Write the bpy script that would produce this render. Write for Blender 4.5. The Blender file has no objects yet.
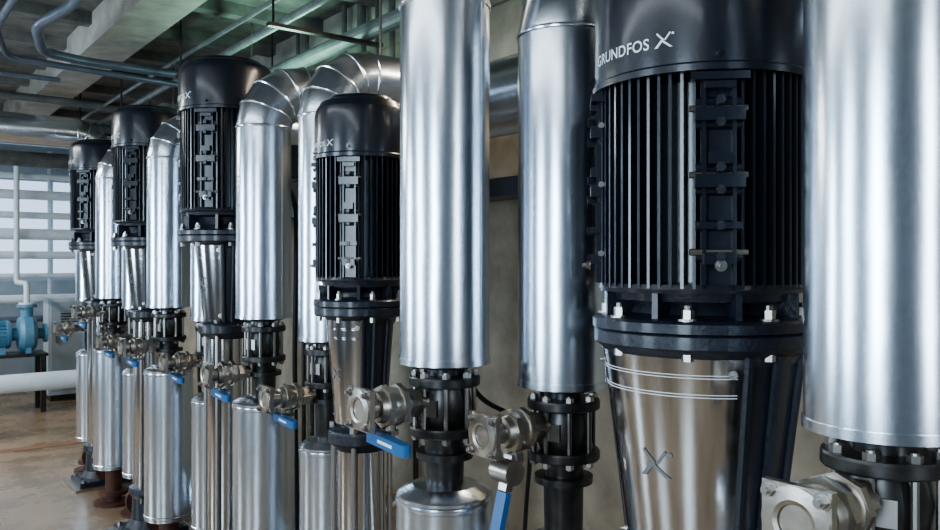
import bpy, bmesh, math, random
from mathutils import Vector, Matrix
random.seed(4)
S=bpy.context.scene
PI=math.pi
# ------------------------------------------------------------ materials
def newmat(name):
    m=bpy.data.materials.new(name); m.use_nodes=True
    return m,m.node_tree.nodes,m.node_tree.links,m.node_tree.nodes['Principled BSDF']
def mat(name,col,rough=.5,metal=0,noise=None,bump=0,coat=0,rvar=0,voro=False,scale=(1,1,1),col2=None,spec=.5):
    m,n,l,b=newmat(name)
    b.inputs['Base Color'].default_value=(*col,1); b.inputs['Roughness'].default_value=rough
    b.inputs['Metallic'].default_value=metal; b.inputs['Coat Weight'].default_value=coat
    b.inputs['Coat Roughness'].default_value=.15; b.inputs['Specular IOR Level'].default_value=spec
    if noise:
        tc=n.new('ShaderNodeTexCoord'); mp=n.new('ShaderNodeMapping'); mp.inputs['Scale'].default_value=scale
        l.new(tc.outputs['Object'],mp.inputs['Vector'])
        if voro:
            t=n.new('ShaderNodeTexVoronoi'); t.inputs['Scale'].default_value=noise
            sp=n.new('ShaderNodeSeparateColor'); l.new(t.outputs['Color'],sp.inputs[0]); out=sp.outputs[0]
        else:
            t=n.new('ShaderNodeTexNoise'); t.inputs['Scale'].default_value=noise; t.inputs['Detail'].default_value=6
            t.inputs['Roughness'].default_value=.6; out=t.outputs['Fac']
        l.new(mp.outputs[0],t.inputs['Vector'])
        r=n.new('ShaderNodeValToRGB'); r.color_ramp.elements[0].position=.3 if not voro else 0; r.color_ramp.elements[1].position=.7 if not voro else 1
        c2=col2 or tuple(c*.75 for c in col)
        r.color_ramp.elements[0].color=(*c2,1); r.color_ramp.elements[1].color=(*col,1)
        l.new(out,r.inputs[0]); l.new(r.outputs[0],b.inputs['Base Color'])
        if rvar:
            mr=n.new('ShaderNodeMapRange'); mr.inputs['To Min'].default_value=rough-rvar; mr.inputs['To Max'].default_value=rough+rvar
            l.new(out,mr.inputs[0]); l.new(mr.outputs[0],b.inputs['Roughness'])
        if bump:
            bp=n.new('ShaderNodeBump'); bp.inputs['Strength'].default_value=bump; bp.inputs['Distance'].default_value=.01
            l.new(out,bp.inputs['Height']); l.new(bp.outputs[0],b.inputs['Normal'])
    return m
GALV=mat('galvanised_sheet',(.72,.78,.86),.25,1,noise=260,voro=True,col2=(.665,.725,.80),rvar=.009)
def dents(m,scale,z,st):
    n,l=m.node_tree.nodes,m.node_tree.links; b=n['Principled BSDF']
    tc=n.new('ShaderNodeTexCoord'); mp=n.new('ShaderNodeMapping'); mp.inputs['Scale'].default_value=(1,1,z)
    t=n.new('ShaderNodeTexNoise'); t.inputs['Scale'].default_value=scale; t.inputs['Detail'].default_value=1.5
    bp=n.new('ShaderNodeBump'); bp.inputs['Strength'].default_value=st; bp.inputs['Distance'].default_value=.01
    l.new(tc.outputs['Object'],mp.inputs[0]); l.new(mp.outputs[0],t.inputs['Vector']); l.new(t.outputs['Fac'],bp.inputs['Height']); l.new(bp.outputs[0],b.inputs['Normal'])
dents(GALV,11,.5,.17)
STEEL=mat('polished_stainless',(.66,.65,.65),.16,1,noise=60,scale=(1,1,.05),col2=(.55,.55,.56),rvar=.03)
CSTEEL=mat('cast_stainless',(.56,.52,.46),.33,1,noise=30,col2=(.40,.37,.33),bump=.08)
BOLT=mat('zinc_bolt',(.40,.38,.36),.32,1)
PAINT=mat('motor_enamel',(.010,.013,.023),.31,0,coat=.5,noise=90,col2=(.007,.009,.017),bump=.06)
CAST=mat('cast_iron_enamel',(.014,.018,.031),.38,0,noise=70,col2=(.009,.012,.021),bump=.3,coat=.35)
DPIPE=mat('dark_steel_pipe',(.09,.088,.088),.34,.8,noise=20,col2=(.045,.043,.042))
RUST=mat('red_oxide_casting',(.13,.045,.028),.5,.1,noise=18,col2=(.045,.025,.02))
BLUE=mat('blue_lever_plastic',(.035,.14,.34),.4,noise=30,col2=(.025,.11,.28))
WHITE=mat('white_print',(.8,.82,.85),.5)
GREY=mat('etched_mark',(.22,.22,.23),.6,.6)
CONC=mat('ceiling_concrete',(.25,.25,.235),.9,noise=6,col2=(.10,.10,.095),bump=.5)
BEAMM=mat('beam_concrete',(.48,.465,.42),.9,noise=5,col2=(.28,.27,.24),bump=.4)
WALLM=mat('wall_render',(.43,.385,.31),.85,noise=5,col2=(.27,.24,.19),bump=.4)
WALLF=mat('wall_pale_paint',(.44,.50,.54),.7,noise=3,col2=(.30,.36,.41))
WALLD=mat('wall_dark_paint',(.085,.10,.125),.8,noise=3,col2=(.045,.05,.065))
FLOORM=mat('floor_concrete',(.40,.30,.205),.27,noise=2.6,col2=(.17,.12,.08),bump=.10,rvar=.15)
BLUEP=mat('blue_pump_paint',(.14,.30,.43),.4,noise=20,col2=(.10,.23,.35))
WPIPE=mat('white_pipe_paint',(.74,.80,.84),.35,noise=8,col2=(.60,.67,.72))
GPIPE=mat('grey_water_pipe',(.22,.235,.235),.4,.3,noise=8,col2=(.11,.12,.12))
COND=mat('bluegrey_conduit',(.19,.22,.27),.35,.4,noise=9,col2=(.12,.14,.18))
CABLE_BORE=mat('black_cable',(.015,.015,.017),.5)
RED=mat('red_floor_paint',(.30,.15,.10),.5,noise=7,col2=(.20,.13,.085))
FRAME=mat('window_frame_paint',(.50,.57,.63),.5)
def glassmat():
    m,n,l,b=newmat('daylit_window_pane')
    b.inputs['Base Color'].default_value=(.6,.75,.9,1)
    b.inputs['Emission Color'].default_value=(.64,.79,1,1); b.inputs['Emission Strength'].default_value=1.1
    return m
PANE=glassmat()

# ------------------------------------------------------------ builder
class B:
    def __init__(s): s.bm=bmesh.new(); s.mats=[]
    def mi(s,m):
        if m not in s.mats: s.mats.append(m)
        return s.mats.index(m)
    def face(s,vs,k):
        try:
            f=s.bm.faces.new(vs); f.material_index=k; f.smooth=True
        except ValueError: pass
    def lathe(s,prof,M,m,seg=48,a0=None,a1=None):
        k=s.mi(m); full=a0 is None
        n=seg if full else seg+1
        rings=[]
        for r,z in prof:
            if r<1e-6:
                v=s.bm.verts.new(M@Vector((0,0,z))); rings.append([v]*n); continue
            ring=[]
            for i in range(n):
                a=2*PI*i/seg if full else a0+(a1-a0)*i/seg
                ring.append(s.bm.verts.new(M@Vector((r*math.cos(a),r*math.sin(a),z))))
            rings.append(ring)
        for A,C in zip(rings[:-1],rings[1:]):
            for i in range(seg):
                j=(i+1)%n if full else i+1
                vs=[A[i],A[j],C[j],C[i]]; u=[]
                for v in vs:
                    if v not in u: u.append(v)
                if len(u)>2: s.face(u,k)
    def cyl(s,p0,p1,r,m,seg=20,r1=None):
        p0=Vector(p0);p1=Vector(p1);d=p1-p0;L=d.length
        M=Matrix.Translation(p0)@d.to_track_quat('Z','Y').to_matrix().to_4x4()
        r1=r if r1 is None else r1
        s.lathe([(0,0),(r,0),(r1,L),(0,L)],M,m,seg)
    def box(s,c,size,m,R=None):
        k=s.mi(m); M=Matrix.Translation(Vector(c))@(R or Matrix.Identity(4))
        v=[s.bm.verts.new(M@Vector((size[0]/2*a,size[1]/2*b,size[2]/2*c2))) for a in(-1,1) for b in(-1,1) for c2 in(-1,1)]
        for q in((0,1,3,2),(4,6,7,5),(0,4,5,1),(2,3,7,6),(0,2,6,4),(1,5,7,3)): s.face([v[i] for i in q],k)
    def tube(s,pts,r,m,seg=28,cap=True):
        k=s.mi(m); pts=[Vector(p) for p in pts]; rings=[]; up=None
        for i,p in enumerate(pts):
            if i==0: t=(pts[1]-p).normalized()
            elif i==len(pts)-1: t=(p-pts[i-1]).normalized()
            else: t=((pts[i+1]-p).normalized()+(p-pts[i-1]).normalized()).normalized()
            if up is None:
                up=t.orthogonal().normalized()
            up=(up-t*up.dot(t)).normalized(); w=t.cross(up)
            rings.append([s.bm.verts.new(p+r*(up*math.cos(2*PI*j/seg)+w*math.sin(2*PI*j/seg))) for j in range(seg)])
        for A,C in zip(rings[:-1],rings[1:]):
            for i in range(seg): s.face([A[i],A[(i+1)%seg],C[(i+1)%seg],C[i]],k)
        if cap:
            s.face(list(reversed(rings[0])),k); s.face(rings[-1],k)
    def bolt(s,p,d,r=.009,h=.012,m=None):
        p=Vector(p); d=Vector(d).normalized(); m=m or BOLT
        s.cyl(p,p+d*.003,r*1.35,m,14); s.cyl(p+d*.003,p+d*h,r,m,6); s.cyl(p+d*h,p+d*(h+.006),r*.55,m,10)
    def text(s,body,size,r,phi0,z,c,m,r2=None,slope=0,xs=1.0,space=1.0):
        cu=bpy.data.curves.new('t','FONT'); cu.body=body; cu.size=size; cu.align_x='CENTER'; cu.space_character=space; cu.offset=size*.012
        o=bpy.data.objects.new('t',cu); S.collection.objects.link(o); bpy.context.view_layer.update()
        me=bpy.data.meshes.new_from_object(o); k=s.mi(m); vs=[]
        for v in me.vertices:
            zz=z+v.co.y; rr=r+slope*v.co.y; a=phi0+v.co.x*xs/rr
            vs.append(s.bm.verts.new((c[0]+rr*math.cos(a),c[1]+rr*math.sin(a),zz)))
        for p in me.polygons: s.face([vs[i] for i in p.vertices],k)
        bpy.data.objects.remove(o)
    def logo(s,size,r,phi0,z,c,m,slope=0):
        """crossed-blade mark wrapped on a cylinder/cone"""
        k=s.mi(m)
        def quad(pts):
            vs=[]
            for u,v in pts:
                rr=r+slope*v*size; a=phi0+u*size/rr
                vs.append(s.bm.verts.new((c[0]+rr*math.cos(a),c[1]+rr*math.sin(a),z+v*size)))
            s.face(vs,k)
        quad([(-.62,-.5),(-.40,-.5),(-.03,-.06),(-.13,.06)])
        quad([(.05,.03),(.13,-.05),(.50,.42),(.42,.5)])
        quad([(-.50,.42),(-.42,.5),(.06,.02),(-.03,-.05)])
        quad([(0,-.02),(-.09,-.12),(.42,-.5),(.62,-.5)])
        quad([(.55,.30),(.70,.30),(.70,.45),(.55,.45)])
    def done(s,name,ang=21):
        bm=s.bm; bmesh.ops.recalc_face_normals(bm,faces=bm.faces[:])
        for e in bm.edges:
            if len(e.link_faces)==2 and e.calc_face_angle(0)>math.radians(ang): e.smooth=False
        me=bpy.data.meshes.new(name); bm.to_mesh(me); bm.free()
        for m in s.mats: me.materials.append(m)
        o=bpy.data.objects.new(name,me); S.collection.objects.link(o); return o
T=lambda x,y,z:Matrix.Translation((x,y,z))
RZ=lambda a:Matrix.Rotation(a,4,'Z')

# ------------------------------------------------------------ pump
def pump(x,y,zf,zc,zt,R,gr0,gr1,zg,sleeve_r,textsize,bell=.085):
    """zf: motor flange level, zc: fan cover bottom, zt: cover top, R: cover radius, zg: bottom of coupling guard"""
    b=B(); M0=T(x,y,0)
    k=R/.21
    # fan cover
    b.lathe([(R*.9,zc+.004),(R+.004,zc),(R+.004,zc+.012),(R,zc+.016),(R,zt-.06),(R-.006,zt-.035),(R-.022,zt-.012),(R-.05,zt),(.06,zt+.004),(0,zt+.004)],M0,PAINT,72)
    b.lathe([(R-.0499,zt),(R-.055,zt+.008),(R-.07,zt+.010),(R*.3,zt+.012),(0,zt+.012)],M0,PAINT,48)
    for i in range(4):
        a=PI/4+i*PI/2
        u=Vector((math.cos(a),math.sin(a),0)); b.bolt(Vector((x,y,zc+.03))+u*R,u,.006,.006,PAINT)
    # body
    zb=zf+bell*k+.02
    ri=R*.80; ro=R*.945
    b.lathe([(ri-.03,zb-.01),(ri+.012,zb),(ri,zb+.012),(ri,zc-.01),(R*.9,zc+.01)],M0,PAINT,64)
    b.lathe([(ri,zb),(ro+.002,zb-.004),(ro+.004,zb+.003),(ro,zb+.012),(ri,zb+.016)],M0,PAINT,64)
    nf=60 if k>.9 else 48
    for i in range(nf):
        a=2*PI*(i+.5)/nf
        dd=abs(((a-PI/4+PI/4)%(PI/2))-PI/4)
        if dd<.13: continue
        rr=ro
        th=.0058*k
        rm=(ri-.006+rr)/2
        b.box((x+rm*math.cos(a),y+rm*math.sin(a),(zb+zc)/2+.004),(rr-ri+.012,th,zc-zb-.002),PAINT,RZ(a))
    # lug rails on the four diagonals
    H=zc-zb
    for i in range(4):
        a=PI/4+i*PI/2; Rm=RZ(a); C=Vector((x,y,0)); u=Vector((math.cos(a),math.sin(a),0)); t=Vector((-u.y,u.x,0))
        def P(rad,tt,z): return C+u*rad+t*tt+Vector((0,0,z))
        b.box(P(ri+.01*k,0,zb+H*.5),(.03*k,.062*k,H),PAINT,Rm)
        for sg in(-1,1):
            b.box(P(ro-.006,sg*.026*k,zb+H*.5),(.03*k,.007*k,H*.94),PAINT,Rm)
        for zz,hh,ww in((.15,.05,.055),(.30,.03,.075),(.50,.06,.085),(.60,.05,.04),(.80,.06,.085),(.93,.03,.05)):
            b.box(P(ro+.003*k,0,zb+H*zz),(.034*k,ww*k,H*hh),PAINT,Rm)
        for zz in(.16,.30,.46,.56,.76,.86):
            b.cyl(P(ro-.006,-.040*k,zb+H*zz),P(ro-.006,.040*k,zb+H*zz),.010*k,PAINT,12)
            b.cyl(P(ro+.01,0,zb+H*zz),P(ro+.026*k,0,zb+H*zz),.009*k,CAST,6)
        for zz in(.18,.53,.83):
            b.cyl(P(ro,-.05*k,zb+H*zz),P(ro,.05*k,zb+H*zz),.006*k,BOLT,8)
        b.box(P(ro+.006*k,0,zb+H*.97),(.028*k,.10*k,H*.035),PAINT,Rm)
        b.bolt(P(ro+.020*k,0,zb+H*.12),u,.008*k,.010)
    # terminal box facing the wall
    b.box((x+R+.05*k,y,zb+H*.55),(.14*k,.20*k,.16*k),PAINT); b.box((x+R+.125*k,y,zb+H*.55),(.012,.21*k,.17*k),PAINT)
    # end bell + lantern feet
    b.lathe([(ri-.02,zb),(R*.84,zb-.005),(R*.82,zb-.02),(R*.70,zb-.028),(R*.66,zf+.045),(R*.70,zf+.03),(R*.98,zf+.022),(R*1.02,zf+.017),(R*1.02,zf),(R*.7,zf)],M0,CAST,72)
    for i in range(8):
        a=2*PI*i/8+PI/16
        b.box((x+R*.76*math.cos(a),y+R*.76*math.sin(a),zf+.045*k+.008),(R*.30,.012*k,.07*k),CAST,RZ(a))
    for i in range(8):
        a=2*PI*i/8+PI/8+.12; p=(x+R*.90*math.cos(a),y+R*.90*math.sin(a))
        b.cyl((p[0],p[1],zf+.02),(p[0],p[1],zf+.026),.018*k,BOLT,16)
        b.cyl((p[0],p[1],zf+.026),(p[0],p[1],zf+.042),.012*k,BOLT,6); b.cyl((p[0],p[1],zf+.042),(p[0],p[1],zf+.05),.007*k,BOLT,10)
        b.cyl((p[0],p[1],zf-.05),(p[0],p[1],zf-.034),.012*k,BOLT,6)
    # stool upper plate
    b.lathe([(R*.6,zf-.001),(R*.99,zf-.002),(R*1.005,zf-.006),(R*1.005,zf-.028),(R*.98,zf-.033),(gr0+.012,zf-.037),(gr0+.004,zf-.045),(gr0-.002,zf-.06)],M0,CAST,72)
    # stool
    z0=zf-.04; sl=(gr0-gr1)/(z0-zg)
    b.lathe([(gr0-.004,z0),(gr1-.004,zg),(gr1-.03,zg-.001)],M0,CAST,64)
    g=math.radians(59)
    prof=[(gr0-.006,z0+.002-.004),(gr0+.004,z0-.006),(gr1+.004,zg+.012),(gr1-.003,zg+.011)]
    b.lathe(prof,M0,STEEL,40,PI-g,PI+g)
    for sg in(-1,1):
        for ga in(.05,.40,.9):
            a=PI+sg*(g+ga)
            p0=Vector((x+(gr0+.000)*math.cos(a),y+(gr0+.000)*math.sin(a),z0)); p1=Vector((x+(gr1+.000)*math.cos(a),y+(gr1)*math.sin(a),zg))
            b.cyl(p0,p1,.011*k,CAST,10)
        a=PI+sg*(g-.10)
        for q in(.08,.92):
            rr=gr0+(gr1-gr0)*q; zz=z0+(zg-z0)*q; u=Vector((math.cos(a),math.sin(a),0)); b.bolt(Vector((x,y,zz))+u*(rr+.003),u,.006,.006)
    # engraved rings
    for q in(.085,.098,.17,.183):
        zz=z0+(zg-z0)*q; rr=gr0+.0045-(z0-zz)*sl
        b.lathe([(rr,zz+.0009),(rr+.0008,zz+.0004),(rr+.0008,zz-.0004),(rr,zz-.0009)],M0,WHITE if k>.9 and zg<1.1 else STEEL,40,PI-g*.95,PI+g*.95)
    zz=z0+(zg-z0)*.50; rr=gr0+.0056-(z0-zz)*sl
    b.logo(.052*k,rr,PI+.12,zz,(x,y),GREY,slope=sl)
    pc=math.radians(170)
    b.text('GRUNDFOS',textsize,R+.0012,pc,zc+.047*k,(x,y),WHITE,xs=.97,space=1.06)
    b.logo(textsize*.95,R+.0012,math.radians(198.5 if k>.9 else 200),zc+.060*k,(x,y),WHITE)
    # pump head collar
    hr=max(gr1,sleeve_r)+.022
    b.lathe([(gr1-.02,zg+.002),(gr1+.006,zg),(hr,zg-.012),(hr+.004,zg-.02),(hr+.004,zg-.05),(hr,zg-.056),(sleeve_r+.003,zg-.075),(sleeve_r,zg-.08)],M0,CAST,48)
    # sleeve and stay bolts
    b.lathe([(sleeve_r,zg-.07),(sleeve_r,.26)],M0,STEEL,48)
    for i in range(4):
        a=PI/4+i*PI/2; px,py=x+(sleeve_r+.016)*math.cos(a),y+(sleeve_r+.016)*math.sin(a)
        b.cyl((px,py,.2),(px,py,zg-.02),.009,BOLT,10); b.cyl((px,py,zg-.012),(px,py,zg+.008),.015,BOLT,6)
    # foot casting with in-line ports
    b.lathe([(sleeve_r,.29),(sleeve_r+.03,.28),(sleeve_r+.035,.25),(sleeve_r+.015,.22),(sleeve_r+.02,.10),(sleeve_r+.05,.06),(sleeve_r+.055,.03),(0,.03)],M0,CAST,40)
    b.box((x,y,.0305),(.34,.30,.03),CAST); b.box((x,y,.008),(.42,.40,.016),CSTEEL)
    for sg in(-1,1):
        b.cyl((x,y,.15),(x,y+sg*.2,.15),.05,CAST,24); b.cyl((x,y+sg*.185,.15),(x,y+sg*.21,.15),.088,RUST,32)
        for i in range(4):
            a=PI/4+i*PI/2; b.bolt((x+.068*math.cos(a),y+sg*.185,.15+.068*math.sin(a)),(0,-sg,0),.009)
        for sy in(-1,1): b.bolt((x+sg*.14,y+sy*.12,.045),(0,0,1),.012,.014)
    return b.done('vertical_multistage_pump')
PX=1.35
pumps=[pump(PX,.985,1.452,1.917,2.19,.21,.188,.138,1.0,.095,.029,bell=.055),
pump(PX,2.33,1.437,1.915,2.115,.155,.112,.085,1.04,.080,.022)]
for xx,yy,zc,zt in((PX+.01,3.56,2.245,2.475),(PX+.04,4.83,2.23,2.46),(PX+.08,6.16,2.22,2.43)):
    pumps.append(pump(xx,yy,1.70,zc,zt,.21,.135,.100,1.315,.085,.031))

# ------------------------------------------------------------ risers
def band(b,p,d,r,m=GALV,w=.010):
    p=Vector(p);d=Vector(d).normalized()
    M=Matrix.Translation(p)@d.to_track_quat('Z','Y').to_matrix().to_4x4()
    b.lathe([(r-.001,-w),(r+.003,-w*.6),(r+.004,0),(r+.003,w*.6),(r-.001,w)],M,m,44)
def riser(x,y,zb,zel,zlow,rlow,ins=True,xe=2.03,r=.11,sgn=1,name='insulated_riser_pipe',Re=.16):
    b=B(); n=4
    pts=[(x,y,zb),(x,y,zel)]
    for i in range(1,n+1):
        a=PI/2*i/n; pts.append((x+sgn*(Re-Re*math.cos(a)),y,zel+Re*math.sin(a)))
    pts.append((xe,y,zel+Re))
    b.tube(pts,r,GALV,48)
    for i in range(1,len(pts)-1):
        t=(Vector(pts[i+1])-Vector(pts[i-1])); band(b,pts[i],t,r,w=.006)
    b.tube([(x,y,zb-.001),(x,y,zb+.014)],r+.003,GALV,48)
    if zel>2.2 and xe>2.5: band(b,(x,y,2.205),(0,0,1),r)
    # seam
    a=PI+1.9
    b.box((x+r*math.cos(a),y+r*math.sin(a),(zb+zel)/2),(.003,.010,zel-zb-.03),GALV,RZ(a))
    # end closure, flange stack
    M0=T(x,y,0)
    b.lathe([(r-.004,zb+.002),(r*.62,zb-.012),(.045,zb-.012)],M0,GALV,36)
    b.lathe([(.042,zb),(.042,zb-.03),(.085,zb-.032),(.087,zb-.036),(.087,zb-.052),(.085,zb-.055),(.058,zb-.056),(.062,zb-.07),(.066,zb-.10),(.062,zb-.14),(.056,zb-.152),(.085,zb-.153),(.087,zb-.157),(.087,zb-.172),(.085,zb-.175),(.052,zb-.178),(.048,zb-.19),(.048,zb-.215),(.07,zb-.216),(.07,zb-.232),(.048,zb-.234),(.045,zlow-.02)],M0,DPIPE,40)
    b.box((x-.062,y-.02,zb-.105),(.006,.05,.04),BOLT,RZ(.3))
    for i in range(8):
        a=2*PI*i/8+.2; p=(x+.072*math.cos(a),y+.072*math.sin(a))
        b.cyl((p[0],p[1],zb-.19),(p[0],p[1],zb-.018),.006,BOLT,8)
        b.cyl((p[0],p[1],zb-.032),(p[0],p[1],zb-.021),.011,BOLT,6); b.cyl((p[0],p[1],zb-.187),(p[0],p[1],zb-.176),.011,BOLT,6)
    if ins:
        b.lathe([(.047,zlow+.022),(.08,zlow+.018),(rlow-.004,zlow),(rlow,zlow-.004),(rlow,.24),(rlow-.01,.235),(.05,.225)],M0,GALV,48)
        band(b,(x,y,zlow-.02),(0,0,1),rlow); band(b,(x,y,.26),(0,0,1),rlow)
    b.lathe([(.05,.24),(.05,.09),(.09,.088),(.09,.062),(.05,.06),(.05,.02),(.12,.018),(.12,0),(0,0)],M0,RUST,36)
    return b.done(name)
front=[(1.20,.555,1.335,2.60,2.9),(1.155,1.59,1.335,2.60,2.9),(1.33,3.08,1.355,2.12,2.03),(1.33,4.30,1.345,2.12,2.03),(1.37,5.58,1.345,2.12,2.03)]
back=[(1.36,1.385,1.285,2.12),(1.42,2.70,1.29,2.12),(1.45,3.98,1.29,2.12),(1.45,5.25,1.29,2.12),(1.45,6.55,1.29,2.12)]
for i,(x,y,zb,ze,xe) in enumerate(front):
    riser(x,y,zb,ze,1.02,.118 if i<2 else .122,xe=xe)
for (x,y,zb,ze) in back:
    riser(x,y,zb,ze,.90,.105)
riser(1.64,7.16,1.33,2.45,1.02,.12,sgn=-1,xe=-3.15,Re=.18,r=.125)

# header duct
b=B(); b.tube([(2.2,-1.2,2.28),(2.2,7.4,2.28)],.16,GALV,48)
for k in range(9): band(b,(2.2,-.6+k*.95,2.28),(0,1,0),.16)
for k in range(5): 
    b.cyl((2.2,.2+k*1.7,2.42),(2.2,.2+k*1.7,3.3),.008,BOLT,8)
b.done('insulated_header_duct')

# ------------------------------------------------------------ valves
def valve(x,y,z,mode='side',L=.24):
    b=B(); P=lambda dx,dy=0,dz=0:(x-dx,y+dy,z+dz)
    b.cyl(P(.062),P(.10),.024,CSTEEL,18)
    b.cyl(P(.085),P(.115),.036,CSTEEL,6)
    Mx=Matrix.Translation(Vector(P(0)))@Matrix.Rotation(-PI/2,4,'Y')
    b.lathe([(.02,.10),(.034,.112),(.042,.135),(.044,.155),(.042,.175),(.034,.196),(.026,.20),(.026,L-.012),(.02,L-.012)],Mx,CSTEEL,28)
    b.cyl(P(.128),P(.142),.05,CSTEEL,8); b.cyl(P(.168),P(.182),.05,CSTEEL,8)
    # square end flange
    b.box(P(L-.006),(.013,.096,.096),CSTEEL,Matrix.Rotation(.0,4,'X'))
    b.lathe([(.047,L),(.047,L+.004),(.03,L+.006),(.024,L+.004),(.022,L-.002)],Mx,CSTEEL,28); b.lathe([(.0,L-.001),(.0235,L-.001)],Mx,CABLE_BORE,24)  # black disc paints the dark of the open bore
    for sy in(-1,1):
        for sz in(-1,1):
            b.bolt(P(L,sy*.036,sz*.036),(-1,0,0),.009,.010); b.cyl(P(L-.02,sy*.036,sz*.036),P(L-.012,sy*.036,sz*.036),.009,BOLT,6)
    if mode=='side':
        b.cyl(P(.155,0,-.035),P(.155,0,-.07),.012,CSTEEL,14); b.cyl(P(.155,0,-.058),P(.155,0,-.068),.02,BOLT,6)
        q=Matrix.Rotation(.06,4,'X')@Matrix.Identity(4)
        o=.20
        b.box(P(o,-.045,-.063),(.024,.12,.004),BOLT,q); b.box(P(.18,0,-.064),(.06,.024,.004),BOLT)
        b.box(P(o,-.060,-.071),(.026,.14,.026),BLUE,q); b.cyl(P(o,-.13,-.088),P(o,-.13,-.062),.013,BLUE,16)
        b.cyl(P(o,.01,-.080),P(o,.01,-.054),.013,BLUE,16)
        b.box(P(o+.0133,-.065,-.071),(.0008,.06,.007),WHITE,q)
    else:
        b.cyl(P(.155,0,-.035),P(.155,-.0,-.06),.012,CSTEEL,14); b.cyl(P(.155,0,-.05),P(.155,0,-.062),.02,BOLT,6)
        q=Matrix.Rotation(.25,4,'Y')
        b.box(P(.175,0,-.095),(.020,.026,.08),BOLT,q)
        b.box(P(.198,0,-.18),(.016,.032,.09),BLUE,q)
        b.cyl(P(.18,-.03,-.09),P(.18,.03,-.09),.028,CSTEEL,20)
        b.cyl(P(.15,0,-.06),P(.17,0,-.06),.025,BOLT,20)
    return b.done('lever_ball_valve')
for i,(x,y,zb,ze,xe) in enumerate(front): valve(x,y,zb-(.09,.09,.215,.20,.09)[i],'side')
for i,(x,y,zb,ze) in enumerate(back): valve(x,y,zb-(.09,.20,.20,.2,.2)[i],'down' if i==0 else 'side',.25)

# ------------------------------------------------------------ instrument lines / cables
def cable(pts,r,m,name,n=10):
    P=[Vector(p) for p in pts]; out=[]
    Q=[P[0]]+P+[P[-1]]
    for i in range(1,len(Q)-2):
        for j in range(n):
            t=j/n; a,b_,c,d=Q[i-1],Q[i],Q[i+1],Q[i+2]
            out.append(.5*((2*b_)+(-a+c)*t+(2*a-5*b_+4*c-d)*t*t+(-a+3*b_-3*c+d)*t**3))
    out.append(P[-1]); b=B(); b.tube(out,r,m,10); return b.done(name,60)
for pm,(yy,z) in zip(pumps,((.985,1.60),(2.33,1.60),(3.56,1.85),(4.83,1.85),(6.16,1.85))):
    c=cable([(1.62,yy-.05,z+.12),(1.66,yy-.08,z-.02),(1.62,yy-.17,z-.3),(1.60,yy-.20,z-.75),(1.66,yy-.1,.35),(1.72,yy+.0,.03),(1.74,yy+.3,.02)],.011,CABLE_BORE,'power_cable')
    c.parent=pm
cable([(1.27,1.75,1.55),(1.30,1.76,1.40),(1.36,1.72,1.22),(1.52,1.70,1.10),(1.7,1.9,.8),(1.73,2.0,.3),(1.75,2.2,.02)],.007,CABLE_BORE,'sensor_cable')
cable([(2.15,1.2,.02),(2.4,1.9,.02),(2.15,2.3,.02),(2.5,2.7,.02),(2.9,3.4,.02)],.012,CABLE_BORE,'floor_cable')
cable([(2.15,2.9,.02),(2.5,3.2,.02),(2.3,3.9,.02),(2.8,4.4,.02)],.012,WPIPE,'floor_cable')
b=B(); b.tube([(1.95,-1,.22),(1.95,7.3,.22)],.12,GALV,36)
for k in range(9): band(b,(1.95,-.5+k,.22),(0,1,0),.12)
for k in range(9): b.box((1.95,-.3+k*.93,.05),(.2,.05,.1),DPIPE)
b.done('suction_manifold_pipe')
b=B()
for yy in(2.2,2.3,4.4,5.9,6.05): b.tube([(2.96,yy,.0),(2.96,yy,1.92)],.018,DPIPE,14)
b.done('wall_conduits')
b=B(); b.box((2.88,3.5,1.94),(.20,12.6,.012),CAST); b.box((2.775,3.5,1.985),(.012,12.6,.10),CAST); b.box((2.98,3.5,1.985),(.012,12.6,.10),CAST)
b.cyl((2.85,.4,1.965),(2.85,9,1.965),.012,CABLE_BORE,8)
b.done('cable_tray')
b=B()
for xx,yy,r in((2.6,4.30,.012),(2.6,4.12,.02),(2.62,4.52,.03),(2.62,4.75,.018),(2.62,5.3,.014),(2.62,5.45,.014)): b.cyl((xx,yy,2.2),(xx,yy,3.3),r,GPIPE,14)
b.tube([(2.61,3.4,2.2),(2.61,6.4,2.2)],.03,GPIPE,14)
b.done('hanging_drop_pipes')

# ------------------------------------------------------------ room shell
def slab(name,c,s,m):
    b=B(); b.box(c,s,m); return b.done(name)
X0,X1,Y0,Y1,H=-3.2,3.0,-3.0,11.0,3.3
slab('floor',((X0+X1)/2,(Y0+Y1)/2,-.05),(X1-X0+.4,Y1-Y0+.4,.1),FLOORM)
slab('ceiling',((X0+X1)/2,(Y0+Y1)/2,H+.05),(X1-X0+.4,Y1-Y0+.4,.1),CONC)
slab('wall_right',(X1+.05,(Y0+Y1)/2,H/2),(.1,Y1-Y0,H),WALLM)
slab('wall_left',(X0-.05,(Y0+Y1)/2,H/2),(.1,Y1-Y0,H),WALLD)
slab('wall_front',((X0+X1)/2,Y0-.05,H/2),(X1-X0,.1,H),WALLD)
b=B(); wx0,wx1,wz0,wz1=-2.6,2.75,1.35,2.60
b.box(((X0+X1)/2,Y1+.05,wz0/2),(X1-X0,.1,wz0),WALLF); b.box(((X0+X1)/2,Y1+.05,(wz1+H)/2),(X1-X0,.1,H-wz1),WALLF)
b.box(((X0+wx0)/2,Y1+.05,(wz0+wz1)/2),(wx0-X0,.1,wz1-wz0),WALLF); b.box(((X1+wx1)/2,Y1+.05,(wz0+wz1)/2),(X1-wx1,.1,wz1-wz0),WALLF)
b.done('wall_back')
b=B(); b.box(((wx0+wx1)/2,Y1+.07,(wz0+wz1)/2),(wx1-wx0,.01,wz1-wz0),PANE)
for k in range(4):
    b.box((wx0+(wx1-wx0)*k/3,Y1+.03,(wz0+wz1)/2),(.06,.05,wz1-wz0),FRAME)
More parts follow.
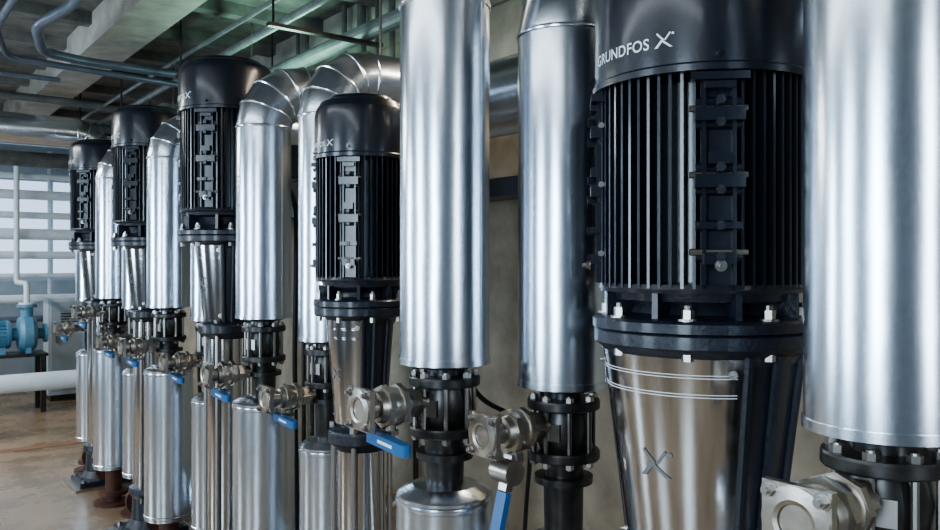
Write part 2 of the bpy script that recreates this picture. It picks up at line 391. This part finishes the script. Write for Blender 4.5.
for q in(0,1): b.box(((wx0+wx1)/2,Y1+.03,wz0+(wz1-wz0)*q),(wx1-wx0,.045,.06),FRAME)
b.done('window_1')
for xx,w in((1.47,.30),(-.1,.30),(2.82,.3),(-1.7,.3)):
    b=B(); b.box((xx,(Y0+Y1)/2,H-.11),(w,Y1-Y0,.22),BEAMM); b.done('ceiling_beam')
for k in range(16):
    b=B(); b.box(((X0+X1)/2,-2+k*.8,H-.04),(X1-X0,.10,.08),CONC); b.done('ceiling_joist')
def roundpath(pts,r,n=5):
    P=[Vector(p) for p in pts]; out=[P[0]]
    for i in range(1,len(P)-1):
        a=(P[i-1]-P[i]).normalized(); c=(P[i+1]-P[i]).normalized()
        s,e=P[i]+a*r,P[i]+c*r
        for j in range(n+1):
            t=j/n; out.append(s*(1-t)**2+P[i]*2*t*(1-t)+e*t*t)
    out.append(P[-1]); return out
b=B(); b.tube(roundpath([(.97,-1,3.0),(.97,4.9,3.0),(.86,5.25,2.96),(.97,5.7,2.92),(1.25,5.8,2.92),(2.2,5.8,2.92),(2.95,5.8,2.92)],.1),.03,COND,18)
b.tube(roundpath([(.70,-1,3.0),(.70,5.6,3.0),(.80,5.9,2.90),(2.9,5.9,2.84)],.1),.022,COND,18)
for yy in(2,3.4,4.6): b.box((.83,yy,3.06),(.4,.03,.015),DPIPE); b.cyl((.97,yy,3.05),(.97,yy,3.3),.006,DPIPE,8)
b.done('ceiling_conduit_pipes')
b=B(); b.tube([(2.0,3.6,2.98),(2.0,9.8,2.98)],.025,GPIPE,16); b.tube([(2.35,3,2.9),(2.35,9.8,2.9)],.05,GPIPE,16); b.tube([(1.85,3,3.02),(1.85,9.8,3.02)],.015,GPIPE,16)
for yy in (4,5.5,7,8.5):
    b.box((2.1,yy,2.84),(.7,.04,.02),DPIPE); b.cyl((1.78,yy,2.84),(1.78,yy,3.3),.007,DPIPE,8); b.cyl((2.44,yy,2.84),(2.44,yy,3.3),.007,DPIPE,8)
b.tube([(-3,8.6,2.9),(2.9,8.6,2.9)],.06,GPIPE,20); b.tube([(-3,7.9,3.02),(2.9,7.9,3.02)],.035,GPIPE,20); b.tube([(-3,6.9,3.0),(1.3,6.9,3.0)],.02,COND,14)
b.done('ceiling_water_pipes')
b=B()
for z,r,y in((2.75,.09,10.3),(2.57,.035,10.4),(2.36,.055,10.5),(2.12,.04,10.45),(1.90,.065,10.4),(1.66,.045,10.45),(1.42,.03,10.5)):
    b.tube([(-3.1,y,z),(2.9,y,z)],r,WPIPE if z<2.7 else GPIPE,16)
for xx in(.2,1.9,2.5): b.tube([(xx,10.64,0),(xx,10.64,2.9)],.03,WPIPE,12)
b.tube([(-3.1,10.5,1.15),(2.9,10.5,1.15)],.05,WPIPE,16)
b.tube([(-3.1,10.5,.92),(2.9,10.5,.92)],.04,COND,16); b.tube([(-3.1,10.5,.75),(2.9,10.5,.75)],.03,GPIPE,16)
b.done('wall_service_pipes')
b=B(); b.box((2.05,10.2,.62),(.55,.3,1.1),FRAME); b.box((2.05,10.045,.62),(.49,.012,1.02),WALLF); b.box((2.05,10.2,.035),(.5,.26,.07),DPIPE); b.cyl((1.86,10.03,.66),(1.86,10.03,.74),.012,BOLT,10)
for k in range(4): b.box((2.05,10.036,.9+.03*k),(.3,.006,.012),DPIPE)
b.done('control_cabinet')
b=B(); b.tube(roundpath([(1.49,9.6,1.13),(1.49,9.6,1.35),(1.49,10.25,1.35),(1.49,10.25,2.66)],.08),.03,WPIPE,16); b.cyl((1.49,9.6,1.13),(1.49,9.6,1.15),.08,WPIPE,20); b.done('pump_discharge_pipe')
b=B(); b.tube(roundpath([(-3.0,8.4,.46),(2.35,8.4,.46),(2.35,8.4,0.0)],.2),.085,WPIPE,28)
for xx in(-2,-.5,1,2): b.box((xx,8.4,.2),(.06,.08,.38),WPIPE)
b.done('white_process_pipe')
def bluemotor(x,y,z):
    b=B(); Mx=Matrix.Translation((x,y,z+.2))@Matrix.Rotation(PI/2,4,'Y')
    b.lathe([(0,-.32),(.12,-.32),(.15,-.30),(.15,-.18),(.13,-.17),(.13,.14),(.15,.15),(.14,.18),(.07,.2),(.07,.25),(.17,.26),(.19,.30),(.19,.38),(.16,.42),(.06,.43),(.06,.50),(.10,.50),(.10,.53),(0,.53)],Mx,BLUEP,32)
    for i in range(24):
        a=2*PI*i/24; b.box((x-.015,y+.14*math.cos(a),z+.2+.14*math.sin(a)),(.30,.03,.006),BLUEP,Matrix.Rotation(a,4,'X'))
    b.box((x-.02,y,z+.38),(.14,.12,.08),BLUEP); b.cyl((x+.34,y,z+.3),(x+.34,y,z+.5),.06,BLUEP,20); b.cyl((x+.34,y,z+.48),(x+.34,y,z+.51),.10,BLUEP,24)
    for sx in(-.12,.1,.34): b.box((x+sx,y,z+.035),(.05,.26,.07),BLUEP)
    b.box((x+.06,y,z-.015),(.9,.4,.03),DPIPE)
    for sx in(-.35,.47):
        for sy in(-.16,.16): b.box((x+sx,y+sy,(z-.03)/2),(.05,.05,z-.03),DPIPE)
    return b.done('horizontal_pump_on_stand')
bluemotor(1.15,9.6,.62)
bluemotor(-.2,9.6,.62)
b=B(); b.box((0,7.65,.002),(5.9,.12,.003),RED); b.done('floor_marking')

# ------------------------------------------------------------ lights
def area(name,loc,rot,sx,sy,e,col):
    L=bpy.data.lights.new(name,'AREA'); L.shape='RECTANGLE'; L.size=sx; L.size_y=sy; L.energy=e; L.color=col
    o=bpy.data.objects.new(name,L); o.location=loc; o.rotation_euler=rot; S.collection.objects.link(o); return o
for k,(yy,e) in enumerate(((-.7,120),(2.4,80),(5.9,135))):
    area('side_window_light',(X0+.06,yy,1.9),(0,-PI/2,0),2.0,1.0,e,(.68,.85,1))  # unseen area light added for banded bluish reflections in the metal
    b=B()
    for sy in(-.55,0,.55): b.box((X0+.03,yy+sy,1.9),(.05,.06,2.1),FRAME)
    for sz in(-1.05,0,1.05): b.box((X0+.03,yy,1.9+sz),(.05,1.16,.06),FRAME)
    b.done('window_%d'%(k+2))  # made-up window frame around the added side light
area('front_window_light',(.9,Y0+.08,1.9),(-PI/2,0,PI),.8,2.0,50,(.80,.91,1))  # unseen fill added behind the camera for the metal to reflect
area('ceiling_lamp',(-.9,1.5,3.05),(0,0,0),.25,4.5,38,(.88,.95,1))  # overhead strip added to give the metal reflections
area('ceiling_lamp',(-.9,8.2,3.05),(0,0,0),.4,4,185,(.96,.97,.94))  # added fill that brightens the far end of the room
area('ceiling_lamp',(2.5,1.9,3.05),(0,0,0),.2,1.6,34,(1,.85,.66))  # added warm wash for the right wall
area('green_lamp',(2.12,4.7,2.60),(PI,0,0),.12,.8,9,(.52,1,.78))
w=bpy.data.worlds.new('w'); S.world=w; w.use_nodes=True
w.node_tree.nodes['Background'].inputs[0].default_value=(.5,.65,.85,1); w.node_tree.nodes['Background'].inputs[1].default_value=.3
S.view_settings.look='AgX - Medium High Contrast'

# ------------------------------------------------------------ camera
cam=bpy.data.cameras.new('cam'); co=bpy.data.objects.new('camera',cam); S.collection.objects.link(co); S.camera=co
co.location=(0,0,1.58); co.rotation_euler=(PI/2,0,-math.atan2(.613,.790)); cam.sensor_width=36; cam.lens=800/940*36
cam.shift_y=-3/940; cam.clip_start=.02
